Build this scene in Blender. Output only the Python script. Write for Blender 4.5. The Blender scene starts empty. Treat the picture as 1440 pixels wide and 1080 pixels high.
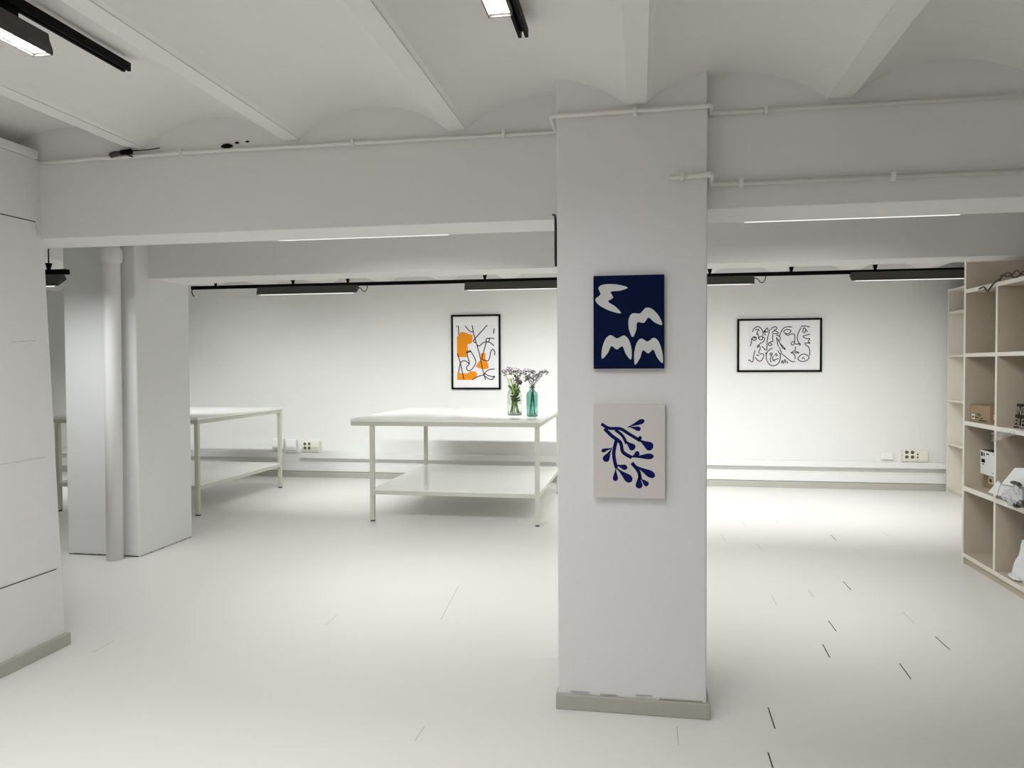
import bpy, bmesh, math, random
from mathutils import Vector, Matrix, noise
from mathutils.geometry import tessellate_polygon
random.seed(7)
SC = bpy.context.scene
COL = SC.collection
PI = math.pi

# ------------------------------------------------------------------ materials
def mat(name, col, rough=.5, metal=0., trans=0., ior=1.45, emit=None, estr=0., bump=0., bscale=40., var=0., vscale=3., spec=.5, alpha=1., coat=0.):
    m = bpy.data.materials.new(name); m.use_nodes = True
    nt = m.node_tree; b = nt.nodes['Principled BSDF']
    b.inputs['Base Color'].default_value = (*col, 1)
    b.inputs['Roughness'].default_value = rough
    b.inputs['Metallic'].default_value = metal
    b.inputs['IOR'].default_value = ior
    b.inputs['Transmission Weight'].default_value = trans
    b.inputs['Specular IOR Level'].default_value = spec
    b.inputs['Alpha'].default_value = alpha
    b.inputs['Coat Weight'].default_value = coat
    if emit:
        b.inputs['Emission Color'].default_value = (*emit, 1)
        b.inputs['Emission Strength'].default_value = estr
    if var or bump:
        tc = nt.nodes.new('ShaderNodeTexCoord')
    if var:
        n = nt.nodes.new('ShaderNodeTexNoise'); n.inputs['Scale'].default_value = vscale; n.inputs['Detail'].default_value = 5
        nt.links.new(tc.outputs['Object'], n.inputs['Vector'])
        mx = nt.nodes.new('ShaderNodeMix'); mx.data_type = 'RGBA'
        mx.inputs[6].default_value = (*[c*(1-var) for c in col], 1)
        mx.inputs[7].default_value = (*[min(1, c*(1+var)) for c in col], 1)
        nt.links.new(n.outputs['Fac'], mx.inputs[0]); nt.links.new(mx.outputs[2], b.inputs['Base Color'])
    if bump:
        n2 = nt.nodes.new('ShaderNodeTexNoise'); n2.inputs['Scale'].default_value = bscale; n2.inputs['Detail'].default_value = 4
        nt.links.new(tc.outputs['Object'], n2.inputs['Vector'])
        bp = nt.nodes.new('ShaderNodeBump'); bp.inputs['Strength'].default_value = bump; bp.inputs['Distance'].default_value = .01
        nt.links.new(n2.outputs['Fac'], bp.inputs['Height']); nt.links.new(bp.outputs['Normal'], b.inputs['Normal'])
    return m

M = {
 'paint':   mat('white_wall_paint', (.765,.765,.755), .6, bump=.12, bscale=9, var=.012, vscale=1.3, spec=.3),
 'vault':   mat('white_ceiling_paint', (.785,.775,.758), .7, bump=.15, bscale=6, var=.02, vscale=1.1, spec=.25),
 'pillar':  mat('white_pillar_paint', (.76,.765,.765), .6, bump=.15, bscale=14, var=.012, vscale=1.7, spec=.3),
 'floor':   mat('white_floor_paint', (.80,.785,.765), .34, bump=.03, bscale=3, var=.012, vscale=.9, spec=.4),
 'gap':     mat('open_board_joint', (.10,.085,.07), .9),
 'gapl':    mat('shallow_board_joint', (.56,.54,.51), .9),
 'skirt':   mat('grey_skirting_paint', (.43,.425,.375), .5, var=.03, vscale=5),
 'crack':   mat('dirty_crack', (.12,.11,.095), .9),
 'crackl':  mat('fine_crack', (.48,.47,.45), .9),
 'table':   mat('white_laminate', (.84,.845,.81), .22, spec=.5),
 'frame':   mat('white_lacquered_steel', (.60,.60,.53), .38, spec=.5),
 'edge':    mat('cream_table_edge', (.56,.56,.48), .45),
 'foot':    mat('dark_rubber', (.03,.03,.03), .7),
 'black':   mat('black_anodised_track', (.004,.004,.004), .5, spec=.08),
 'house':   mat('dark_grey_housing', (.075,.075,.068), .6, spec=.2),
 'louver':  mat('pale_louver', (.55,.55,.55), .4),
 'led':     mat('lit_led_panel', (.9,.9,.9), .5, emit=(1,1,.98), estr=6.),
 'lip':     mat('glowing_diffuser_edge', (.9,.9,.9), .5, emit=(1,1,.97), estr=.85),
 'crackf':  mat('faint_panel_joint', (.60,.595,.575), .9),
 'pipe':    mat('white_conduit', (.78,.77,.74), .4),
 'drain':   mat('white_drain_pipe', (.78,.778,.77), .45, bump=.05, bscale=6),
 'bframe':  mat('black_picture_frame', (.004,.004,.004), .45, spec=.1),
 'mat':     mat('white_mat_board', (.80,.79,.80), .5),
 'print':   mat('pale_print_paper', (.76,.75,.78), .5),
 'ink':     mat('black_ink', (.008,.008,.012), .8, spec=.05),
 'orange':  mat('orange_ink', (.78,.27,.012), .7, spec=.1, var=.06, vscale=4),
 'navy':    mat('deep_blue_paint', (.0022,.008,.040), .8, spec=.1, bump=.1, bscale=300, var=.25, vscale=4),
 'pale':    mat('pale_grey_paint', (.60,.62,.62), .7),
 'linen':   mat('off_white_canvas', (.64,.625,.60), .8, bump=.1, bscale=400),
 'blue':    mat('ultramarine_paint', (.006,.009,.095), .8, spec=.1),
 'case':    mat('cream_shelf_board', (.57,.505,.415), .5, var=.03, vscale=6),
 'caseend': mat('pale_shelf_edge', (.86,.82,.75), .5),
 'case2':   mat('pale_shelf_board', (.72,.69,.62), .5, var=.02, vscale=6),
 'kraft':   mat('brown_cardboard', (.36,.265,.165), .8, var=.06, vscale=12),
 'kraftd':  mat('printed_dark_brown', (.07,.05,.03), .8),
 'carton':  mat('white_carton', (.80,.80,.80), .5),
 'label':   mat('white_label', (.82,.80,.76), .5),
 'bag':     mat('dark_brown_bag', (.024,.017,.010), .7, spec=.15, bump=.4, bscale=30),
 'letter':  mat('beige_lettering', (.42,.39,.32), .6, spec=.2),
 'plast':   mat('grey_plastic_film', (.74,.74,.75), .25, alpha=.62, spec=.7),
 'blackp':  mat('black_plastic', (.015,.015,.015), .4),
 'clear':   mat('clear_plastic_film', (.80,.80,.80), .10, alpha=.20, spec=1.),
 'wbag':    mat('white_plastic_bag', (.82,.83,.84), .3),
 'plastic': mat('white_plastic', (.80,.80,.80), .35),
 'ivory':   mat('ivory_plastic', (.76,.745,.66), .4),
 'socket':  mat('dark_socket_hole', (.10,.095,.07), .6),
 'cable':   mat('dark_brown_cable', (.05,.035,.025), .5),
 'wire':    mat('black_cable', (.01,.01,.01), .5),
 'glass':   mat('clear_glass', (.84,.90,.82), .03, trans=1., ior=1.45),
 'teal':    mat('teal_glass', (.43,.72,.66), .03, trans=1., ior=1.45),
 'water':   mat('water', (.93,.97,.90), 0., trans=1., ior=1.33),
 'stem':    mat('green_stem', (.15,.21,.035), .6, var=.3, vscale=30),
 'leaf':    mat('dark_green_leaf', (.07,.11,.02), .6, var=.3, vscale=20),
 'dry':     mat('dry_grey_stem', (.09,.075,.07), .8),
 'head':    mat('mauve_grey_petal', (.19,.165,.185), .8, var=.3, vscale=60),
 'headd':   mat('dark_seed_head', (.035,.028,.032), .8),
 'cream':   mat('cream_petal', (.80,.80,.60), .6),
}

# ------------------------------------------------------------------ helpers
class MB:
    def __init__(s): s.bm = bmesh.new(); s.mats = []
    def mi(s, m):
        if m not in s.mats: s.mats.append(m)
        return s.mats.index(m)
    def _fin(s, faces, m, smooth=False):
        i = s.mi(m)
        for f in faces: f.material_index = i; f.smooth = smooth
    def box(s, a, b, m, bev=0., R=None):
        a, b = Vector(a), Vector(b)
        lo = Vector([min(a[i], b[i]) for i in range(3)]); hi = Vector([max(a[i], b[i]) for i in range(3)])
        t = bmesh.new(); bmesh.ops.create_cube(t, size=1.)
        for v in t.verts: v.co = Vector([lo[i] + (v.co[i]+.5)*(hi[i]-lo[i]) for i in range(3)])
        if bev: bmesh.ops.bevel(t, geom=t.edges[:], offset=bev, segments=2, affect='EDGES', profile=.5)
        if R is not None: bmesh.ops.transform(t, matrix=R, verts=t.verts[:])
        s.merge(t, m); return s
    def merge(s, t, m, smooth=False):
        mp = {v: s.bm.verts.new(v.co) for v in t.verts}; fs = []
        for f in t.faces:
            try: fs.append(s.bm.faces.new([mp[v] for v in f.verts]))
            except ValueError: pass
        s._fin(fs, m, smooth); t.free(); return s
    def hexa(s, bottom, top, m):
        vb = [s.bm.verts.new(p) for p in bottom]; vt = [s.bm.verts.new(p) for p in top]; n = len(vb)
        fs = [s.bm.faces.new(vb[::-1]), s.bm.faces.new(vt)]
        for i in range(n): fs.append(s.bm.faces.new([vb[i], vb[(i+1) % n], vt[(i+1) % n], vt[i]]))
        s._fin(fs, m); return s
    def prism(s, prof, fn, a, b, m, smooth=False):
        va = [s.bm.verts.new(fn(p, a)) for p in prof]; vb = [s.bm.verts.new(fn(p, b)) for p in prof]; n = len(prof)
        fs = [s.bm.faces.new([va[i], va[(i+1) % n], vb[(i+1) % n], vb[i]]) for i in range(n)]
        s._fin(fs, m, smooth)
        s._fin([s.bm.faces.new(va[::-1]), s.bm.faces.new(vb)], m); return s
    def tube(s, pts, r, m, n=10, cap=True):
        pts = [Vector(p) for p in pts]; rs = r if isinstance(r, (list, tuple)) else [r]*len(pts)
        rings = []; prev = None
        for i, p in enumerate(pts):
            if i == 0: d = pts[1]-p
            elif i == len(pts)-1: d = p-pts[i-1]
            else: d = (pts[i+1]-p).normalized() + (p-pts[i-1]).normalized()
            d = d.normalized() if d.length > 1e-9 else Vector((0,0,1))
            if prev is None:
                u = d.cross(Vector((0,0,1)));
                if u.length < .05: u = d.cross(Vector((1,0,0)))
            else: u = prev - d*prev.dot(d)
            u.normalize(); prev = u; w = d.cross(u)
            rings.append([s.bm.verts.new(p + (u*math.cos(2*PI*k/n) + w*math.sin(2*PI*k/n))*rs[i]) for k in range(n)])
        fs = []
        for a, b in zip(rings, rings[1:]):
            for k in range(n): fs.append(s.bm.faces.new([a[k], a[(k+1) % n], b[(k+1) % n], b[k]]))
        s._fin(fs, m, True)
        if cap: s._fin([s.bm.faces.new(rings[0][::-1]), s.bm.faces.new(rings[-1])], m)
        return s
    def lathe(s, prof, c, m, n=28, closed=False):
        c = Vector(c); rings = []
        for r, z in prof:
            rings.append([s.bm.verts.new(c+Vector((0,0,z)))] if r < 1e-6 else
                         [s.bm.verts.new(c+Vector((r*math.cos(2*PI*k/n), r*math.sin(2*PI*k/n), z))) for k in range(n)])
        fs = []; rr = rings + ([rings[0]] if closed else [])
        for a, b in zip(rr, rr[1:]):
            for k in range(n):
                A = [a[k % len(a)], a[(k+1) % len(a)]] if len(a) > 1 else [a[0]]
                B = [b[(k+1) % len(b)], b[k % len(b)]] if len(b) > 1 else [b[0]]
                if len(A)+len(B) > 2: fs.append(s.bm.faces.new(A+B))
        s._fin(fs, m, True); return s
    def blob(s, c, sc, m, sub=2, amp=0., freq=8., seed=0., R=None):
        t = bmesh.new(); bmesh.ops.create_icosphere(t, subdivisions=sub, radius=1.)
        for v in t.verts:
            k = 1 + (amp*noise.noise(v.co*freq*.3 + Vector((seed, seed*1.7, 0))) if amp else 0)
            q = Vector((v.co[0]*sc[0], v.co[1]*sc[1], v.co[2]*sc[2]))*k
            if R is not None: q = R @ q
            v.co = q + Vector(c)
        s.merge(t, m, amp == 0 or sub > 2); return s
    def poly(s, pts, fn, m, thick=0.):
        tri = tessellate_polygon([[Vector((p[0], p[1], 0)) for p in pts]])
        vs = [s.bm.verts.new(fn(p[0], p[1])) for p in pts]; fs = []
        for t in tri:
            try: fs.append(s.bm.faces.new([vs[i] for i in t]))
            except ValueError: pass
        s._fin(fs, m); return s
    def ribbon(s, pts, w, fn, m):
        pts = smooth(pts); L = []; Rr = []; n = len(pts)
        for i, p in enumerate(pts):
            a = pts[max(0, i-1)]; b = pts[min(n-1, i+1)]
            dx, dy = b[0]-a[0], b[1]-a[1]; l = math.hypot(dx, dy) or 1
            nx, ny = -dy/l*w/2, dx/l*w/2
            L.append(s.bm.verts.new(fn(p[0]+nx, p[1]+ny))); Rr.append(s.bm.verts.new(fn(p[0]-nx, p[1]-ny)))
        s._fin([s.bm.faces.new([L[i], L[i+1], Rr[i+1], Rr[i]]) for i in range(n-1)], m); return s
    def build(s, name, parent=None, recalc=True):
        if recalc: bmesh.ops.recalc_face_normals(s.bm, faces=s.bm.faces[:])
        me = bpy.data.meshes.new(name); s.bm.to_mesh(me); s.bm.free()
        for m in s.mats: me.materials.append(M[m])
        o = bpy.data.objects.new(name, me); COL.objects.link(o)
        if parent:
            o.parent = parent; off = origin(parent)
            me.transform(Matrix.Translation(-off))
        return o

def origin(o):
    v = Vector((0,0,0))
    while o: v = v + o.location; o = o.parent
    return v
def smooth(pts, k=5):
    if len(pts) < 3: return [tuple(p) for p in pts]
    out = []
    P = [pts[0]] + list(pts) + [pts[-1]]
    for i in range(1, len(P)-2):
        p0, p1, p2, p3 = P[i-1:i+3]
        for j in range(k):
            t = j/k
            out.append(tuple(.5*(2*p1[d] + (p2[d]-p0[d])*t + (2*p0[d]-5*p1[d]+4*p2[d]-p3[d])*t*t + (3*p1[d]-p0[d]-3*p2[d]+p3[d])*t**3) for d in range(len(p1))))
    out.append(tuple(pts[-1])); return out
def smooth_closed(pts, k=5):
    n = len(pts); out = []
    for i in range(n):
        p0, p1, p2, p3 = [pts[(i+d) % n] for d in (-1, 0, 1, 2)]
        for j in range(k):
            t = j/k
            out.append(tuple(.5*(2*p1[d] + (p2[d]-p0[d])*t + (2*p0[d]-5*p1[d]+4*p2[d]-p3[d])*t*t + (3*p1[d]-p0[d]-3*p2[d]+p3[d])*t**3) for d in range(2)))
    return out
def tag(o, label, cat, group=None):
    o['label'] = label; o['category'] = cat
    if group: o['group'] = group
    return o
def thing(name, loc, label, cat, group=None):
    o = bpy.data.objects.new(name, None); COL.objects.link(o); o.location = loc; o.empty_display_size = .1
    return tag(o, label, cat, group)
def struct(o): o['kind'] = 'structure'; return o
def text_mesh(txt, size, m, fn, name, parent):
    cu = bpy.data.curves.new('t', 'FONT'); cu.body = txt; cu.size = size; cu.resolution_u = 2
    ob = bpy.data.objects.new('t', cu); COL.objects.link(ob)
    dg = bpy.context.evaluated_depsgraph_get()
    me = bpy.data.meshes.new_from_object(ob.evaluated_get(dg)); bpy.data.objects.remove(ob)
    off = origin(parent)
    for v in me.vertices: v.co = fn(v.co.x, v.co.y) - off
    me.materials.clear(); me.materials.append(M[m])
    o = bpy.data.objects.new(name, me); COL.objects.link(o); o.parent = parent; return o

# ------------------------------------------------------------------ camera (26 mm, standing height)
cam_d = bpy.data.cameras.new('camera'); cam = bpy.data.objects.new('camera', cam_d); COL.objects.link(cam)
f_px, yaw, pit, roll = 1049.07, -.170142, .0246051, -.00452579
cam_d.sensor_width = 36.; cam_d.lens = f_px/1440*36.; cam_d.clip_start = .05
fw = Vector((math.sin(yaw)*math.cos(pit), math.cos(yaw)*math.cos(pit), -math.sin(pit)))
rt = Vector((math.cos(yaw), -math.sin(yaw), 0)); up = rt.cross(fw)
r2 = rt*math.cos(roll)+up*math.sin(roll); u2 = up*math.cos(roll)-rt*math.sin(roll)
mw = Matrix((r2, u2, -fw)).transposed().to_4x4(); mw.translation = (0, 0, 1.5); cam.matrix_world = mw
SC.camera = cam

# ------------------------------------------------------------------ the setting
XL, XR, YF, YB = -9.2, 3.9, -2.6, 9.53
b = MB(); b.box((XL-.1, YF-.1, -.1), (XR+.1, YB+.1, 0), 'floor')
def joint(x0, y0, x1, y1, m, w=.006):
    dx, dy = x1-x0, y1-y0; l = math.hypot(dx, dy); nx, ny = -dy/l*w/2, dx/l*w/2
    b._fin([b.bm.faces.new([b.bm.verts.new((x, y, .0006)) for x, y in ((x0+nx, y0+ny), (x0-nx, y0-ny), (x1-nx, y1-ny), (x1+nx, y1+ny))])], m)
JOINTS = [(0.964, 4.185, 0.955, 3.997, 'gap', 0.006),
          (1.28, 3.975, 1.27, 3.784, 'gap', 0.006),
          (0.551, 3.369, 0.547, 3.174, 'gap', 0.006),
          (0.487, 2.975, 0.486, 2.861, 'gap', 0.006),
          (1.599, 4.403, 1.6, 4.206, 'gap', 0.006),
          (1.565, 4.805, 1.561, 4.603, 'gapl', 0.0038),
          (1.085, 4.577, 1.085, 4.399, 'gap', 0.006),
          (1.381, 5.422, 1.38, 5.224, 'gap', 0.006),
          (0.842, 5.031, 0.838, 4.826, 'gapl', 0.0038),
          (1.105, 5.197, 1.1, 5.026, 'gapl', 0.0038),
          (0.967, 6.51, 0.968, 6.288, 'gapl', 0.0038),
          (0.965, 7.381, 0.97, 7.127, 'gapl', 0.0038),
          (0.71, 6.765, 0.714, 6.523, 'gapl', 0.0038),
          (1.291, 7.496, 1.289, 7.332, 'gapl', 0.0038),
          (1.334, 8.162, 1.337, 7.968, 'gapl', 0.0038),
          (1.347, 8.765, 1.349, 8.629, 'gapl', 0.0038),
          (0.975, 8.574, 0.986, 8.401, 'gapl', 0.0038),
          (1.499, 9.486, 1.507, 9.276, 'gapl', 0.0038),
          (1.651, 6.907, 1.645, 6.69, 'gap', 0.006),
          (2.134, 7.094, 2.135, 6.925, 'gapl', 0.0038),
          (-1.794, 4.036, -1.804, 4.234, 'gapl', 0.0038),
          (-2.84, 3.457, -2.849, 3.631, 'gapl', 0.0038),
          (-1.163, 4.246, -1.22, 4.915, 'gapl', 0.0038),
          (-0.89, 2.84, -0.884, 2.96, 'gapl', 0.0038),
          (0.15, 3.128, 0.148, 2.975, 'gapl', 0.0038)]
for j in JOINTS: joint(*j)
struct(b.build('floor', recalc=False))

# vaulted ceiling: narrow joists with shallow arches between them
ZR, ZC, PITCH, RW = 2.60, 2.735, .828, .082
half = (PITCH-RW)/2; rise = ZC-ZR; Rad = (half*half+rise*rise)/(2*rise)
prof = []
ks = list(range(-12, 5))
for k in ks:
    xc = -.013 + k*PITCH
    w = RW + (.016 if k == 1 else 0)
    prof += [(xc-w/2, ZR+.005), (xc-w/2, ZR), (xc+w/2, ZR), (xc+w/2, ZR+.005)]
    c = xc+PITCH/2
    if k != ks[-1]:
        for i in range(1, 44):
            x = -half + 2*half*i/44
            prof.append((c+x, max(ZR+.005, ZC - Rad + math.sqrt(Rad*Rad - x*x))))
b = MB(); i0 = b.mi('vault')
va = [b.bm.verts.new((x, YF-.1, z)) for x, z in prof]; vb = [b.bm.verts.new((x, YB+.1, z)) for x, z in prof]
vc = [b.bm.verts.new((x, YF-.1, 2.95)) for x, z in (prof[0], prof[-1])]; vd = [b.bm.verts.new((x, YB+.1, 2.95)) for x, z in (prof[0], prof[-1])]
for i in range(len(prof)-1):
    f = b.bm.faces.new([va[i], va[i+1], vb[i+1], vb[i]]); f.smooth = False
b.bm.faces.new([vc[0], vc[1], vd[1], vd[0]])
b.bm.faces.new(va[::-1]+[vc[0], vc[1]]); b.bm.faces.new(vb+[vd[1], vd[0]])
b.bm.faces.new([vc[0], vd[0], vb[0], va[0]]); b.bm.faces.new([vc[1], va[-1], vb[-1], vd[1]])
struct(b.build('ceiling'))

ZT = 2.80
def sbox(name, a, c, m='paint', bev=0.):
    return struct(MB().box(a, c, m, bev).build(name))
sbox('wall_back', (XL-.1, YB, 0), (XR+.1, YB+.1, ZT))
sbox('wall_right', (XR, YF, 0), (XR+.1, YB, ZT))
sbox('wall_front', (XL-.1, YF-.1, 0), (XR+.1, YF, ZT))
sbox('wall_far_left', (XL-.1, YF, 0), (XL, YB, ZT))
sbox('wall_behind_partition', (XL, 3.30, 0), (-3.45, 3.44, ZT))

# clad partition on the left, its end leaning slightly
b = MB(); xw = -3.065
b.hexa([(-3.45, YF, 0), (xw, YF, 0), (xw, 3.534, 0), (-3.45, 3.534, 0)], [(-3.45, YF, 2.17), (xw, YF, 2.17), (xw, 3.436, 2.17), (-3.45, 3.436, 2.17)], 'paint')
b.hexa([(-3.45, YF, 2.17), (xw, YF, 2.17), (xw, 3.42, 2.17), (-3.45, 3.42, 2.17)], [(-3.45, YF, 2.57), (xw, YF, 2.57), (xw, 3.42, 2.57), (-3.45, 3.42, 2.57)], 'paint')
def vline(y0, z0, y1, z1, w, m):
    e = .0008
    b._fin([b.bm.faces.new([b.bm.verts.new((xw+e, y, z)) for y, z in ((y0, z0-w/2), (y1, z1-w/2), (y1, z1+w/2), (y0, z0+w/2))])], m)
vline(1.5, 2.246, 3.385, 2.25, .006, 'crack'); vline(3.385, 2.25, 3.40, 2.18, .006, 'crack')
vline(1.5, .428, 3.48, .428, .006, 'crack'); vline(3.22, 1.627, 3.37, 1.64, .004, 'crackf'); vline(1.5, 1.02, 3.42, 1.033, .004, 'crackf')
struct(b.build('wall_left', recalc=False))
sbox('trim_1', (-3.45, YF, 2.572), (xw+.012, 3.40, 2.617), 'paint', .004)
struct(MB().box((xw-.02, YF, 0), (xw+.022, 3.548, .066), 'skirt', .004).build('baseboard_left'))

# main beams either side of the pillar, and the pillar
sbox('beam_left', (-3.45, 3.42, 2.168), (-.2, 3.705, ZT), 'paint', .004)
sbox('beam_right', (.2, 3.31, 2.166), (XR, 3.64, ZT), 'paint', .004)
b = MB(); b.box((-.355, 3.226, 0), (.277, 3.80, ZT), 'pillar', .006)
for x0, x1, z in ((-.30, -.22, .078), (-.17, -.10, .074), (-.02, .05, .082), (.08, .26, .073)):
    b.box((x0, 3.222, z-.004), (x1, 3.228, z), 'crackl')
struct(b.build('pillar'))
struct(MB().box((-.363, 3.206, 0), (.292, 3.82, .066), 'skirt', .004).build('baseboard_pillar'))

# second row: beam, pillar
bp_ = [(-3.95, 5.45), (XR, 5.45), (XR, 5.72), (-3.25, 5.79), (-3.95, 5.97)]
struct(MB().hexa([(x, y, 2.215) for x, y in bp_], [(x, y, ZT) for x, y in bp_], 'paint').build('beam_rear'))
b = MB(); b.box((-4.54, 5.28, 0), (-3.90, 5.985, ZT), 'pillar', .012)
random.seed(3)
def grime(ax, a0, a1, fix):
    x = a0; h = .004
    while x < a1:
        w = random.uniform(.012, .03); h = max(.0015, min(.010, h+random.uniform(-.003, .003)))
        e = .0015 + .002*random.random()
        p = (x, fix-e, .0) if ax == 'x' else (fix-e, x, .0); q = (min(a1, x+w), fix+e, h) if ax == 'x' else (fix+e, min(a1, x+w), h)
        b.box(p, q, 'crack' if h > .003 else 'crackl')
        x += w
grime('x', -4.53, -3.91, 5.28); grime('y', 5.30, 5.97, -3.90)
struct(b.build('pillar_rear'))

# back wall: cable trunking ledge, plinth, grey skirting
b = MB(); b.box((XL, 9.452, .262), (-4.85, YB, .338), 'paint', .004); b.box((-4.55, 9.452, .262), (XR, YB, .334), 'paint', .004)
struct(b.build('trim_2'))
sbox('trim_3', (XL, 9.49, .08), (XR, YB, .185), 'paint', .006)
struct(MB().box((XL, 9.48, 0), (XR, YB, .076), 'skirt', .003).build('baseboard_back'))

# ------------------------------------------------------------------ pipes
t = thing('conduit_pipe', (-1.6, 3.40, 2.565), 'long thin white conduit running under the ceiling ribs and round the pillar top', 'pipe')
pts = [(-3.05, 3.405, 2.557), (-2.9, 3.405, 2.556), (-2.76, 3.405, 2.562), (-2.6, 3.405, 2.560), (-2.3, 3.405, 2.565), (-.378, 3.405, 2.563), (-.378, 3.395, 2.565), (-.378, 3.215, 2.567), (-.37, 3.21, 2.568), (.283, 3.21, 2.573), (.292, 3.215, 2.573), (.292, 3.285, 2.570), (.30, 3.295, 2.568), (3.88, 3.295, 2.563)]
MB().tube(pts, .0095, 'pipe').build('pipe_run', t)
for x, y in ((-2.25, 3.42), (-1.35, 3.42), (-.62, 3.42), (-.02, 3.226), (.52, 3.31), (1.52, 3.31), (2.4, 3.31)):
    MB().box((x-.008, y-.03, 2.550), (x+.008, y, 2.582), 'pipe', .002).build('pipe_clip', t)
t = thing('conduit_pipe', (1.5, 3.28, 2.27), 'lower thin white conduit from the pillar along the right beam', 'pipe')
pts = [(.118, 3.212, 2.281), (.2, 3.212, 2.285), (.282, 3.21, 2.290), (.293, 3.215, 2.290), (.293, 3.28, 2.272), (.302, 3.293, 2.268), (3.88, 3.293, 2.268)]
MB().tube(pts, [.008, .010, .013, .013, .012, .011, .011], 'pipe').build('pipe_run', t)
for x in (.42, 1.02, 1.9): MB().box((x-.009, 3.275, 2.250), (x+.009, 3.31, 2.284), 'pipe', .002).build('pipe_clip', t)
MB().box((.165, 3.197, 2.268), (.18, 3.226, 2.298), 'pipe', .002).build('pipe_clip', t)

t = thing('drain_pipe', (-4.03, 5.17, 0), 'thick white vertical drain pipe standing against the rear left pillar', 'pipe')
MB().tube([(-4.045, 5.185, 0), (-4.035, 5.185, 1.2), (-4.03, 5.185, 2.30), (-4.03, 5.185, 2.72)], .062, 'drain', 24).build('pipe_body', t)
MB().lathe([(.062, 2.30), (.078, 2.33), (.078, 2.40), (.062, 2.43)], (-4.03, 5.185, 0), 'drain').build('pipe_socket', t)

t = thing('cable_connector', (-2.58, 3.39, 2.57), 'small black cable connector clipped on the conduit under the left rib', 'connector')
b = MB(); b.tube([(-2.565, 3.385, 2.578), (-2.51, 3.385, 2.581)], .013, 'black', 12); b.build('connector_body', t)
MB().tube([(-2.625, 3.385, 2.566), (-2.60, 3.385, 2.574), (-2.565, 3.385, 2.577)], [.014, .013, .009], 'house', 12).build('gland', t)
MB().tube([(-2.51, 3.385, 2.583), (-2.42, 3.39, 2.585), (-2.36, 3.395, 2.592)], .003, 'wire', 8).build('lead', t)
MB().tube([(-2.54, 3.385, 2.570), (-2.52, 3.39, 2.560), (-2.51, 3.40, 2.556)], .003, 'wire', 8).build('lead', t)
t = thing('cable_stub', (-1.97, 3.418, 2.59), 'small dark ragged cable stub in the beam above the conduit', 'cable')
for c_, s_ in (((-2.01, 3.418, 2.588), (.032, .012, .011)), ((-1.955, 3.418, 2.602), (.012, .008, .005)), ((-1.90, 3.418, 2.605), (.010, .006, .004))): MB().blob(c_, s_, 'black', 2, .5, 9, 2.).build('stub_end', t)
b = MB(); b.tube(smooth([(-.392, 3.412, 2.188), (-.380, 3.37, 2.178), (-.368, 3.29, 2.150), (-.3615, 3.240, 2.10), (-.3612, 3.236, 2.0), (-.3605, 3.240, 1.93)]), .0055, 'wire', 8)
tag(b.build('black_cable'), 'short black cable hanging down the left edge of the pillar', 'cable')

# ------------------------------------------------------------------ lights
CBACK = (.975, 1., .985)
def fixture(cx, cy, zb, L, axis, power, label, group, color=(1, .985, .975), cord=True, spread=150, wash=False, aim=34):
    """linear fixture; zb = underside height, hangs under a track"""
    t = thing('linear_light', (cx, cy, zb), label, 'light', group)
    def P(u, v, w): return (cx+v, cy+u, zb+w) if axis == 'y' else (cx+u, cy+v, zb+w)
    wb, wt, h = .037, .021, .074
    b = MB()
    if wash:      # asymmetric wall washer: its glowing panel is slanted towards the rear wall
        b.prism([(-wb, 0), (-wb+.004, 0), (wb, .047), (wt, h), (-wt, h), (-wt-.004, .05), (-wb, .018)], lambda p, u: P(u, p[0], p[1]), -L/2, L/2, 'house')
    else:
        b.prism([(-wb, .018), (-wb, .0), (-wb+.004, 0), (-wb+.004, .016), (wb-.004, .016), (wb-.004, 0), (wb, 0), (wb, .018), (wt+.004, .05), (wt, h), (-wt, h), (-wt-.004, .05)],
                lambda p, u: P(u, p[0], p[1]), -L/2, L/2, 'house')
        for sgn in (-1, 1):
            b.box(P(sgn*L/2, -wb, 0), P(sgn*(L/2-.004), wb, .018), 'house')
    b.build('housing', t)
    if wash:
        MB().prism([(-wb+.001, -.006), (-wb+.004, -.006), (-wb+.005, -.002), (wb+.001, .044), (wb, .0465), (-wb+.004, -.0005), (-wb+.001, -.0005)], lambda p, u: P(u, p[0], p[1]), -L/2+.03, L/2-.03, 'lip').build('led_panel', t)
    else:
        MB().box(P(-L/2+.005, -wb+.005, .010), P(L/2-.005, wb-.005, .014), 'led').build('led_panel', t)
        n = 14
        if cy > 0:
            for i in range(1, n):
                u = -L/2 + L*i/n
                MB().box(P(u-.002, -wb+.004, .001), P(u+.002, wb-.004, .009), 'louver').build('louver_blade', t)
    for u in (-L*.36, L*.36):
        top = .106 if axis == 'y' else .072
        MB().box(P(u-.035, -.012, .070), P(u+.035, .012, top), 'black', .002).build('track_adapter', t)
    if cord:
        u0 = L/2
        MB().tube(smooth([P(u0, 0, .05), P(u0+.03, 0, .045), P(u0+.05, 0, .02), P(u0+.075, 0, .012), P(u0+.095, 0, .04), P(u0+.10, 0, .075)]), .004, 'black', 8).build('power_cord', t)
        MB().box(P(u0+.06, -.014, .068), P(u0+.13, .014, .084), 'black', .003).build('track_adapter', t)
    ld = bpy.data.lights.new('led_light', 'AREA'); ld.shape = 'RECTANGLE'; ld.energy = power; ld.color = color
    ld.size = L-.02; ld.size_y = .055; ld.spread = math.radians(spread)
    lo = bpy.data.objects.new('led_light', ld); COL.objects.link(lo); lo.parent = t; lo.location = (0, 0, .0095)
    if wash: lo.location = (0, .010, .010); lo.rotation_euler = (math.radians(aim), 0, 0)
    if axis == 'y': lo.rotation_euler = (0, 0, PI/2)
    return t
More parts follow.
